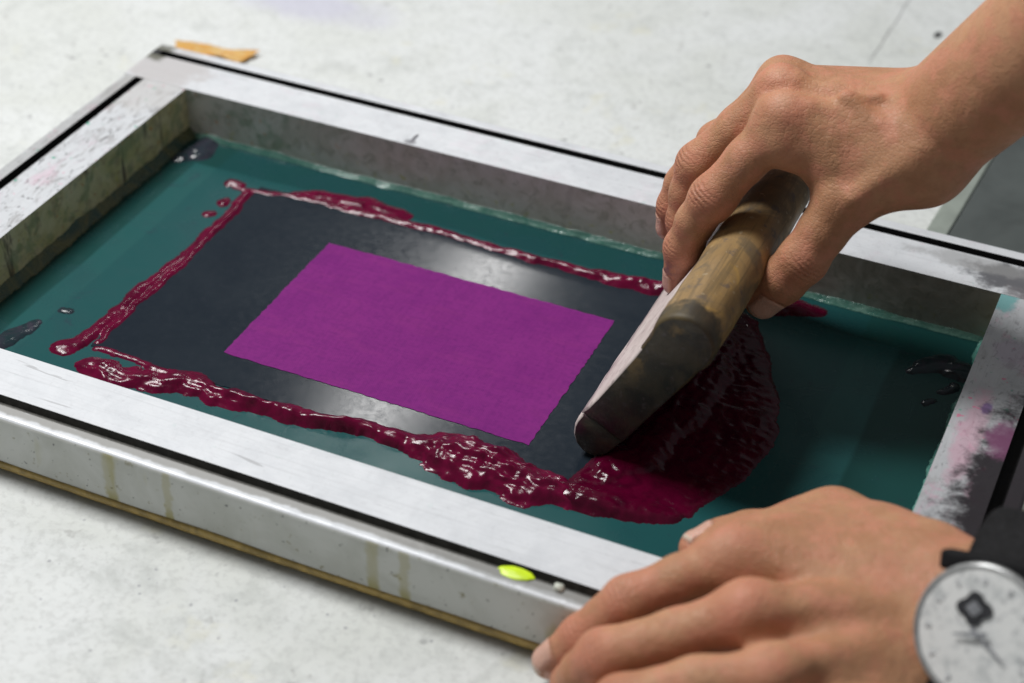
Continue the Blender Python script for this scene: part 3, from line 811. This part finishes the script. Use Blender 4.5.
# ================================================================== hands
def finish_arm(V, Q, name, digits, joints, parent, reds=(), pales=(), stains=(), creases=()):
    """nails, knuckle creases and skin tints as point data"""
    nv_ = len(V)
    A = {k: np.zeros(nv_) for k in ('nail', 'nailtip', 'crease', 'red', 'pale', 'stain')}
    nail_disp = np.zeros_like(V)
    for d in digits:
        tip, dip, dors, r = np.array(d['tip']), np.array(d['dip']), np.array(d['dorsal'], float), d['r']
        ax = nrm(tip - dip); dors = nrm(dors - ax * (dors @ ax)); side = np.cross(ax, dors)
        p = V - tip; a = p @ ax; u = p @ dors; w = p @ side
        near = (np.abs(a) < .02) & (np.hypot(u, w) < .014)
        half = d.get('nw', .0056) * np.clip(1 - .12 * np.clip((a - .001) / .006, 0, 1), 0, 1)
        al, ah = d.get('na', (-.0075, .0052))
        end = ah - .0022 * (w / .006) ** 2
        beg = al + .0016 * (w / .006) ** 2
        m_ = near & (u > .15 * r)
        inside = np.minimum(np.minimum((half - np.abs(w)) / .0009, (a - beg) / .0009), (end - a) / .0009)
        k = np.clip(inside, 0, 1) * m_
        A['nail'] = np.maximum(A['nail'], k)
        A['nailtip'] = np.maximum(A['nailtip'], np.clip((a - end + .0017) / .0006, 0, 1) * k)
        nail_disp += (dors * .00035)[None] * k[:, None]
        rimm = np.exp(-(np.where(m_, inside, 9) / .7) ** 2) * (near & m_)
        A['crease'] = np.maximum(A['crease'], rimm * .8)
        A['red'] = np.maximum(A['red'], .5 * np.exp(-((a - .001) ** 2 + u ** 2 * .5 + w ** 2 * .5) / .012 ** 2))
    for (c, ax, dors, amp, r) in joints:
        c = np.array(c); ax = nrm(ax); dors = nrm(np.array(dors) - ax * (np.array(dors) @ ax)); side = np.cross(ax, dors)
        p = V - c; a = p @ ax; u = p @ dors; w = p @ side
        near = (np.abs(a) < .012) & (np.hypot(u, w) < r * 1.9)
        wob = .0006 * (fbm(w * 500 + 3, a * 200, seed=5) - .5) * 2
        g = np.zeros(nv_)
        for off, k in ((-.0042, .5), (-.0022, .8), (-.0002, 1.), (.0019, .8), (.0040, .45)):
            g = np.maximum(g, k * np.exp(-((a - off - wob - w * w * 12 * np.sign(off)) / .00055) ** 2))
        A['crease'] = np.maximum(A['crease'], amp * g * np.clip((u / r - .1) / .4, 0, 1) * np.clip(1.25 - np.abs(w) / (r * .8), 0, 1) * near)
        A['red'] = np.maximum(A['red'], .8 * np.exp(-((p - dors * r * .6) ** 2).sum(1) / .0095 ** 2))
    for c, r, k in reds: A['red'] = np.maximum(A['red'], k * np.exp(-((V - np.array(c)) ** 2).sum(1) / r ** 2))
    for c, r, k in pales: A['pale'] = np.maximum(A['pale'], k * np.exp(-((V - np.array(c)) ** 2).sum(1) / r ** 2))
    for c, r, k in stains: A['stain'] = np.maximum(A['stain'], k * np.exp(-((V - np.array(c)) ** 2).sum(1) / r ** 2))
    for a_, b_, wd, k in creases:
        a_, b_ = np.array(a_), np.array(b_); ba = b_ - a_; t_ = np.clip(((V - a_) @ ba) / (ba @ ba), 0, 1)
        dd = np.linalg.norm(V - a_ - t_[:, None] * ba, axis=1); A['crease'] = np.maximum(A['crease'], k * np.exp(-(dd / wd) ** 2))
    V = V + nail_disp
    me = mesh_np(name, V, Q)
    for k, v in A.items():
        at = me.attributes.new(k, 'FLOAT', 'POINT'); at.data.foreach_set('value', v.astype(np.float32))
    return link(name, me, SKIN, parent)

person = thing('person', 'person reaching in from the right with bare forearms, one hand gripping the squeegee', 'person', (.60, -.12, .10))

# ---- hand on the squeegee
RI, RM, RR, RP = [np.array(p) for p in ((.3480, -.0670, .1315), (.3410, -.0490, .1335), (.3365, -.0310, .1280), (.3330, -.0150, .1190))]
RW = np.array((.4115, -.0500, .1390))
FD = nrm((.040, -.015, .062))
RWt = nrm((.30, -.80, -.42)); RWt = nrm(RWt - FD * (RWt @ FD))
f = Field((.27, -.15, .02), (.56, .06, .36), .0010)
wi, wp = RW + RWt * .0095, RW - RWt * .0095
f.add(wi, wi + FD * .26, .0165, .0225, .012); f.add(wp, wp + FD * .26, .0165, .0225, .016)
f.add(RW - FD * .002, RW + FD * .25, .0175, .0255, .016)
for k_, (mc, off, r0, r1) in enumerate(((RI, .012, .0135, .0108), (RM, .004, .0135, .0112), (RR, -.005, .0125, .0105), (RP, -.013, .0115, .0098))):
    f.add(RW + RWt * off - FD * .004, mc, r0 * .97, r1 * .96, .0075)
palm_n = nrm(np.cross(RWt, RI - RW))
if palm_n[2] > 0: palm_n = -palm_n
f.add(RW + RWt * .016 + palm_n * .006 - FD * .012, RI + palm_n * .012 + np.array((.012, 0, 0)), .013, .011, .012)
f.add(RW - RWt * .014 + palm_n * .006 - FD * .012, RP + palm_n * .010 + np.array((.014, 0, 0)), .013, .010, .012)
tMC, tMP, tIP, tTP = [np.array(p) for p in ((.4040, -.0640, .1240), (.3800, -.0760, .1050), (.3690, -.0890, .0800), (.3545, -.0915, .0560))]
f.add(tMC, tMP, .0155, .0122, .010)
f.add(tMC, .5 * (tMP + RI) + np.array((.012, .004, .002)), .014, .0095, .012)
f.add(.5 * tMP + .5 * RI + np.array((.004, .003, .0)), RI, .0105, .0098, .010)
f.add(.55 * tMP + .45 * RI + np.array((.004, .012, -.004)), RM + np.array((.006, .0, -.016)), .010, .009, .010)
f.chain([tMP, .5 * (tMP + tIP), tIP, .5 * (tIP + tTP), tTP], [.0118, .0102, .0104, .0100, .0082], base=tMP)
rI = [RI, (.3365, -.0765, .1140), (.3255, -.0850, .0965), (.3190, -.0855, .0830), (.3145, -.0845, .0675), (.3130, -.0835, .0480)]
rM = [RM, (.3255, -.0570, .1160), (.3115, -.0630, .0975), (.3085, -.0650, .0830), (.3085, -.0660, .0690), (.3105, -.0665, .0540)]
rR = [RR, (.3215, -.0410, .1080), (.3070, -.0480, .0890), (.3010, -.0500, .0775), (.2985, -.0515, .0660), (.2975, -.0525, .0545)]
rP = [RP, (.3220, -.0220, .1040), (.3080, -.0280, .0900), (.3050, -.0300, .0800), (.3040, -.0320, .0700), (.3060, -.0335, .0600)]
for ch, rs in ((rP, (.0096, .0082, .0084, .0072, .0070, .0060)), (rR, (.0104, .0090, .0092, .0080, .0078, .0066)), (rM, (0.01067, 0.00893, 0.0098, 0.00808, 0.0082, 0.007)), (rI, (0.01048, 0.00911, 0.0098, 0.00817, 0.0084, 0.0068))):
    f.chain(ch, rs, kb=.009)
def knuckle(f, mc, wr, n, r=.0075, up=.0042):
    d = nrm(wr - mc); f.add(mc + n * up, mc + n * (up - .0006) + d * .004, r, r * .95, .006)
dn = -palm_n
for mc, r in ((RI, .0078), (RM, .0082), (RR, .0076), (RP, .007)): knuckle(f, mc, RW, dn, r)
for mc, off in ((RI, .006),):       # tendons
    a_ = mc + dn * .0088 + nrm(RW - mc) * .012; b_ = RW + RWt * off + dn * .0150 - FD * .014
    f.add(a_ + dn * .0006, b_ - dn * .0018, .0022, .0018, .0055)
f.add(tMP + np.array((.006, -.009, .008)), tMC + np.array((.004, -.010, .012)), .0026, .0026, .006)
for pa, pb, pc in (((.358, -.062, .1425), (.371, -.062, .1445), (.384, -.058, .1460)), ((.372, -.062, .146), (.388, -.068, .139), (.402, -.066, .141))):
    for q0, q1 in ((pa, pb), (pb, pc)): f.add(q0, q1, .0020, .0020, .004)
f.add((.3535, -.0735, .1215), (.3500, -.0740, .1235), .0085, .0090, .006)
for q0, q1 in ((RI, RM), (RM, RR)):
    md = .5 * (q0 + q1); dr = nrm(RW - md)
    f.carve(md + dn * .0095 - dr * .004, md + dn * .0105 + dr * .020, .0042, .0021)
f.carve((.3600, -.0760, .1290), (.3615, -.0760, .1165), .0014, .0011)
f.carve((.3655, -.0770, .1270), (.3665, -.0785, .1150), .0013, .0008)
f.carve((.3715, -.0770, .1280), (.3720, -.0785, .1190), .0012, .0005)
V, Q = f.mesh('arm')
def dorsal(ch):
    ch = [np.array(c) for c in ch]; return nrm(ch[2] - .5 * (ch[0] + ch[-1]))
dg = [dict(tip=ch[-1], dip=ch[-2], dorsal=d, r=r) for ch, d, r in ((rI, (-.85, -.45, .1), .0068), (rM, (-1, -.2, .1), .007), (rR, (-.9, -.4, .1), .0066), (rP, (-1, 0, 0), .006))]
dg.append(dict(tip=tTP, dip=tIP, dorsal=(.5, -.75, .15), r=.0082, nw=.0066, na=(-.009, .006)))
jn = []
for ch, r in ((rI, .0098), (rM, .0098), (rR, .0092)):
    ch = [np.array(c) for c in ch]
    jn.append((ch[2], ch[3] - ch[1], dorsal(ch), .9, r)); jn.append((ch[4], ch[5] - ch[3], dorsal(ch), .5, r * .85))
jn.append((tIP, tTP - tMP, (.5, -.75, .3), .7, .0104))
arm1 = finish_arm(V, Q, 'arm', dg, jn, person,
    reds=[(RI + dn * .012, .010, .8), (RM + dn * .012, .010, .6), (RI + np.array((.006, -.010, -.006)), .008, .7)],
    pales=[(RI + dn * .013, .0045, .8), (RM + dn * .013, .0045, .6)],
    stains=[((.3085, -.091, .058), .006, .8), ((.335, -.088, .115), .004, .25)],
    creases=[(RI + np.array((.012, -.006, -.004)), RI + np.array((.017, -.006, .004)), .0006, .9), (RI + np.array((.017, -.008, -.006)), RI + np.array((.022, -.006, .003)), .0006, .7)])
arm1['label'] = 'bare arm with the hand closed around the squeegee handle'

# ---- hand on the frame
LI, LM, LR, LP = [np.array(p) for p in ((.3945, -.2445, .0490), (.4090, -.2740, .0545), (.4250, -.2980, .0530), (.4400, -.3170, .0450))]
LW = np.array((.4800, -.2430, .0475)); LF = nrm((.93, -.18, .30)); LB = nrm((.0, .78, .62)); LB = nrm(LB - LF * (LB @ LF))
f = Field((.31, -.36, -.004), (.66, -.15, .13), .0010)
ldn = nrm(np.cross(LF, LB)); ldn = ldn if ldn[2] > 0 else -ldn
f.add(LW + LB * .0125, LW + LB * .0125 + LF * .2, .0180, .023, .012); f.add(LW - LB * .0125, LW - LB * .0125 + LF * .2, .0180, .023, .016)
f.add(LW, LW + LF * .2, .0185, .026, .016)
for mc, off, r0, r1 in ((LI, .013, .0145, .0112), (LM, .004, .0145, .0118), (LR, -.006, .0135, .0112), (LP, -.015, .0125, .0102)):
    f.add(LW + LB * off - LF * .006, mc, r0, r1 * .97, .0085)
f.add(LW + LB * .016 - ldn * .005, LI - ldn * .006 + np.array((.014, .002, 0)), .013, .010, .014)
lMC, lMP, lIP, lTP = [np.array(p) for p in ((.4580, -.2190, .0490), (.4200, -.2020, .0405), (.3910, -.2150, .0340), (.3745, -.2275, .0325))]
f.add(lMC, lMP, .0155, .0125, .012)
f.add(lMC, .5 * (lMP + LI), .014, .0115, .014); f.add(.5 * (lMP + lMC), LI, .012, .010, .014); f.add(lMP, LI, .0095, .0105, .012)
f.chain([lMP, .5 * (lMP + lIP), lIP, .5 * (lIP + lTP), lTP], [.012, .0104, .0100, .0092, .0072], base=lMP, kb=.012, kfall=.03)
lI = [LI, (.3785, -.2590, .0455), (.3628, -.2715, .0385), (.3560, -.2755, .0305), (.3490, -.2800, .0220), (.3385, -.2850, .0090)]
lM = [LM, (.3870, -.2870, .0460), (.3640, -.2970, .0340), (.3570, -.2980, .0240), (.3530, -.2960, .0140), (.3530, -.2900, .0050)]
lR = [LR, (.4015, -.3075, .0480), (.3780, -.3170, .0370), (.3715, -.3175, .0250), (.3680, -.3150, .0150), (.3670, -.3090, .0060)]
lP = [LP, (.4180, -.3260, .0400), (.3985, -.3350, .0310), (.3930, -.3355, .0220), (.3890, -.3340, .0140), (.3875, -.3300, .0070)]
for ch, rs in ((lP, (.0098, .0084, .0086, .0074, .0072, .0062)), (lR, (.0110, .0094, .0096, .0082, .0080, .0068)), (lM, (0.01115, 0.0093, 0.0104, 0.00836, 0.0084, 0.007)), (lI, (0.01067, 0.00893, 0.0094, 0.00798, 0.0082, 0.0068))):
    f.chain(ch, rs, kb=.010, kfall=.026)
for mc, r in ((LI, .0076), (LM, .0082), (LR, .0078), (LP, .007)): knuckle(f, mc, LW, ldn, r, .0036)
for mc, off in ((LI, .007), (LM, .002), (LR, -.006)):
    f.add(mc + ldn * .0098 + nrm(LW - mc) * .012, LW + LB * off + ldn * .0175 - LF * .012, .0022, .0020, .005)
for q0, q1 in ((LI, LM), (LM, LR), (LR, LP)):
    md = .5 * (q0 + q1); dr = nrm(LW - md)
    f.carve(md + ldn * .0090 - dr * .006, md + ldn * .0115 + dr * .022, .0045, .0020)
V, Q = f.mesh('arm')
dg = [dict(tip=ch[-1], dip=ch[-2], dorsal=d, r=.0068) for ch, d in ((lI, (-.62, -.45, .62)), (lM, (-1, -.3, 0)), (lR, (-1, -.3, 0)), (lP, (-1, -.3, 0)))]
dg.append(dict(tip=lTP, dip=lIP, dorsal=(-.1, .55, .8), r=.0072))
jn = []
for ch, r in ((lI, .0094), (lM, .0104), (lR, .0096)):
    ch = [np.array(c) for c in ch]
    jn.append((ch[2], ch[3] - ch[1], nrm(np.array((-.3, -.3, .9))), .75, r)); jn.append((ch[4], ch[5] - ch[3], nrm(np.array((-.6, -.3, .6))), .5, r * .85))
arm2 = finish_arm(V, Q, 'arm', dg, jn, person, reds=[(LI + ldn * .012, .010, .6), (LM + ldn * .012, .012, .8), (np.array(lM[2]) + ldn * .009, .010, 1.), (LR + ldn * .012, .010, .6)],
    pales=[(LI + ldn * .013, .005, .5), ((.36, -.273, .047), .004, .5)])
arm2['label'] = 'bare arm with the hand pressed over the near rail'

# ================================================================== wristwatch
wn = nrm((ldn * .90 - LB * .30)); wc = np.array((.4852, -.2680, .0722))
watch = thing('wristwatch', 'wristwatch with white dial and black strap on the wrist nearer the camera', 'watch', tuple(LW + LF * .014))
ZV = Vector(wn); q = ZV.to_track_quat('Z', 'Y')
# dial "up" points along the arm's far side
upv = nrm(LB - wn * (LB @ wn)); rv = np.cross(upv, wn)
KS = 1.16
M = Matrix(((rv[0], upv[0], wn[0], wc[0]), (rv[1], upv[1], wn[1], wc[1]), (rv[2], upv[2], wn[2], wc[2]), (0, 0, 0, 1))) @ Matrix.Scale(KS, 4)
def lathe(prof, n=72):
    b = bmesh.new(); rings = []
    for r, z in prof:
        rings.append([b.verts.new((r * math.cos(2 * math.pi * i / n), r * math.sin(2 * math.pi * i / n), z)) for i in range(n)])
    for r0, r1 in zip(rings, rings[1:]):
        for i in range(n): b.faces.new((r0[i], r0[(i + 1) % n], r1[(i + 1) % n], r1[i]))
    b.faces.new(rings[0][::-1]); b.faces.new(rings[-1])
    bmesh.ops.transform(b, matrix=M, verts=b.verts)
    return b
CASE = m_simple('dull_case_metal', (.46, .47, .47), .32, .6, nscale=300, var=.2)
BLACK = m_simple('black_strap', (.008, .008, .009), .75, nscale=500, var=.5, bump=.4, Specular_IOR_Level=.2)
bm_obj('case', lathe([(.0150, -.010), (.0192, -.0085), (.0208, -.004), (.0208, -.0012), (.0204, -.0002), (.0196, .0002), (.0190, -.0004)]), CASE, watch, smooth=True)
m = Mat('white_dial'); 
n = m.noise(160, 4, .6, dist=.8); n2 = m.noise(330, 3, .6, off=5)
c = m.mix(m.rng(n, .45, .70), (.80, .81, .80), (.56, .58, .58)); c = m.mix(m.mul(m.rng(n2, .58, .68), .5), c, (.22, .23, .25))
m.set(Base_Color=c, Roughness=.3, Coat_Weight=.4, Coat_Roughness=.05)
dial = bm_obj('dial', lathe([(.0186, -.0010), (.0186, -.0002), (.0001, -.0001)]), m.m, watch, smooth=False)
def flat(name, polys, mat, z=.0001, th=.0003):
    b = bmesh.new()
    for pts in polys:
        lo = [b.verts.new((x, y, z)) for x, y in pts]; hi = [b.verts.new((x, y, z + th)) for x, y in pts]
        b.faces.new(lo[::-1]); b.faces.new(hi); k = len(pts)
        for i in range(k): b.faces.new((lo[i], lo[(i + 1) % k], hi[(i + 1) % k], hi[i]))
    bmesh.ops.transform(b, matrix=M, verts=b.verts)
    o = bm_obj(name, b, mat, dial); return o
DK = m_simple('dark_print', (.035, .036, .04), .4); GR = m_simple('grey_print', (.26, .27, .29), .4)
dcx, dcy = -.002, .0072
def diamond(s, cx=dcx, cy=dcy):
    out = []
    for i in range(48):
        a = 2 * math.pi * i / 48; k = .74 + .26 * abs(math.cos(2 * a)) ** 1.5
        out.append((cx + s * 1.12 * k * math.cos(a), cy + s * k * math.sin(a)))
    return out
flat('emblem', [diamond(.0050)], DK); flat('emblem', [diamond(.0022)], GR, .00035, .0003)
marks = []
for hh in range(12):
    a = math.radians(hh * 30); d = np.array((math.sin(a), math.cos(a))); p = np.array((d[1], -d[0]))
    marks.append([tuple(d * .0168 + p * .0005), tuple(d * .0168 - p * .0005), tuple(d * .0148 - p * .0005), tuple(d * .0148 + p * .0005)])
flat('hour_marks', marks, m_simple('pale_print', (.58, .59, .60), .4), .0001, .00012)
def hand_poly(ang, ln, w):
    a = math.radians(ang); d = np.array((math.sin(a), math.cos(a))); p = np.array((d[1], -d[0]))
    return [tuple(-d * .003 + p * w), tuple(d * ln + p * w * .4), tuple(d * ln - p * w * .4), tuple(-d * .003 - p * w)]
flat('hand', [hand_poly(128, .0105, .0006)], GR, .0007, .0002); flat('hand', [hand_poly(262, .0075, .0007)], GR, .0010, .0002)
# strap: a closed band around the wrist
b = bmesh.new(); rings = []
cen = wc - wn * .0335; ra, rb = .0395, .0240
nn = 96
for i in range(nn):
    th = 2 * math.pi * i / nn
    rad = LB * (ra * math.cos(th)) + ldn * (rb * math.sin(th))
    out = nrm(LB * (math.cos(th) / ra) + ldn * (math.sin(th) / rb))
    ring = []
    for s_, o_ in ((-.0145, .0), (-.0145, .0016), (-.0135, .0022), (.0135, .0022), (.0145, .0016), (.0145, .0)):
        p = cen + rad + out * (o_ - .0002) + LF * s_
        ring.append(b.verts.new(tuple(p)))
    rings.append(ring)
for i in range(nn):
    r0, r1 = rings[i], rings[(i + 1) % nn]
    for a in range(6): b.faces.new((r0[a], r1[a], r1[(a + 1) % 6], r0[(a + 1) % 6]))
strap = bm_obj('strap', b, BLACK, watch, smooth=True)
# lug bar between strap and case
b = bmesh.new(); add_box(b, (-.0155, .0165, -.0085), (.0155, .0225, -.0015)); bmesh.ops.transform(b, matrix=M, verts=b.verts)
bm_obj('lug', b, BLACK, watch, bevel=.0015)
b = bmesh.new(); add_box(b, (-.0155, -.0225, -.0085), (.0155, -.0165, -.0015)); bmesh.ops.transform(b, matrix=M, verts=b.verts)
bm_obj('lug', b, BLACK, watch, bevel=.0015)

# ================================================================== light
world = bpy.data.worlds.new('World'); sc.world = world; world.use_nodes = True
bg = world.node_tree.nodes['Background']; bg.inputs[0].default_value = (.92, .97, 1., 1); bg.inputs[1].default_value = .155
def area(name, loc, target, sx, sy, power, col=(1, .99, .975)):
    l = bpy.data.lights.new(name, 'AREA'); l.shape = 'RECTANGLE'; l.size = sx; l.size_y = sy; l.energy = power; l.color = col
    o = bpy.data.objects.new(name, l); COL.objects.link(o); o.location = loc
    if target: o.rotation_euler = (Vector(target) - Vector(loc)).to_track_quat('-Z', 'Y').to_euler()
    return o
area('ceiling_tube_lamp', (-.765, 1.86, 1.62), None, .10, .9, 8)
area('ceiling_panel_lamp', (-.62, .02, 1.60), (.22, -.14, 0), .45, .6, 36, (1, .99, .975))

# ================================================================== camera
R_ = ((0.9117966429386526, -0.25915299933004793, 0.31853823140081805), (0.41021945948952004, 0.5396534673480975, -0.7351830589961061), (0.01862463373725584, 0.801008026250041, 0.5983638231885278))
T_ = (0.5104607729845942, -0.7245233969325613, 0.5104117936912184)
cam = bpy.data.cameras.new('camera'); co = bpy.data.objects.new('camera', cam); COL.objects.link(co)
co.matrix_world = Matrix([(*R_[i], T_[i]) for i in range(3)] + [(0, 0, 0, 1)])
cam.sensor_width = 36; cam.lens = 1810.640598313276 * 36 / 1024; cam.clip_start = .02; cam.clip_end = 100
cam.dof.use_dof = True; cam.dof.focus_distance = .80; cam.dof.aperture_fstop = 6.5
sc.camera = co
sc.render.resolution_x, sc.render.resolution_y = 1024, 683
sc.view_settings.view_transform = 'Standard'; sc.view_settings.look = 'None'; sc.view_settings.exposure = 0; sc.view_settings.gamma = 1
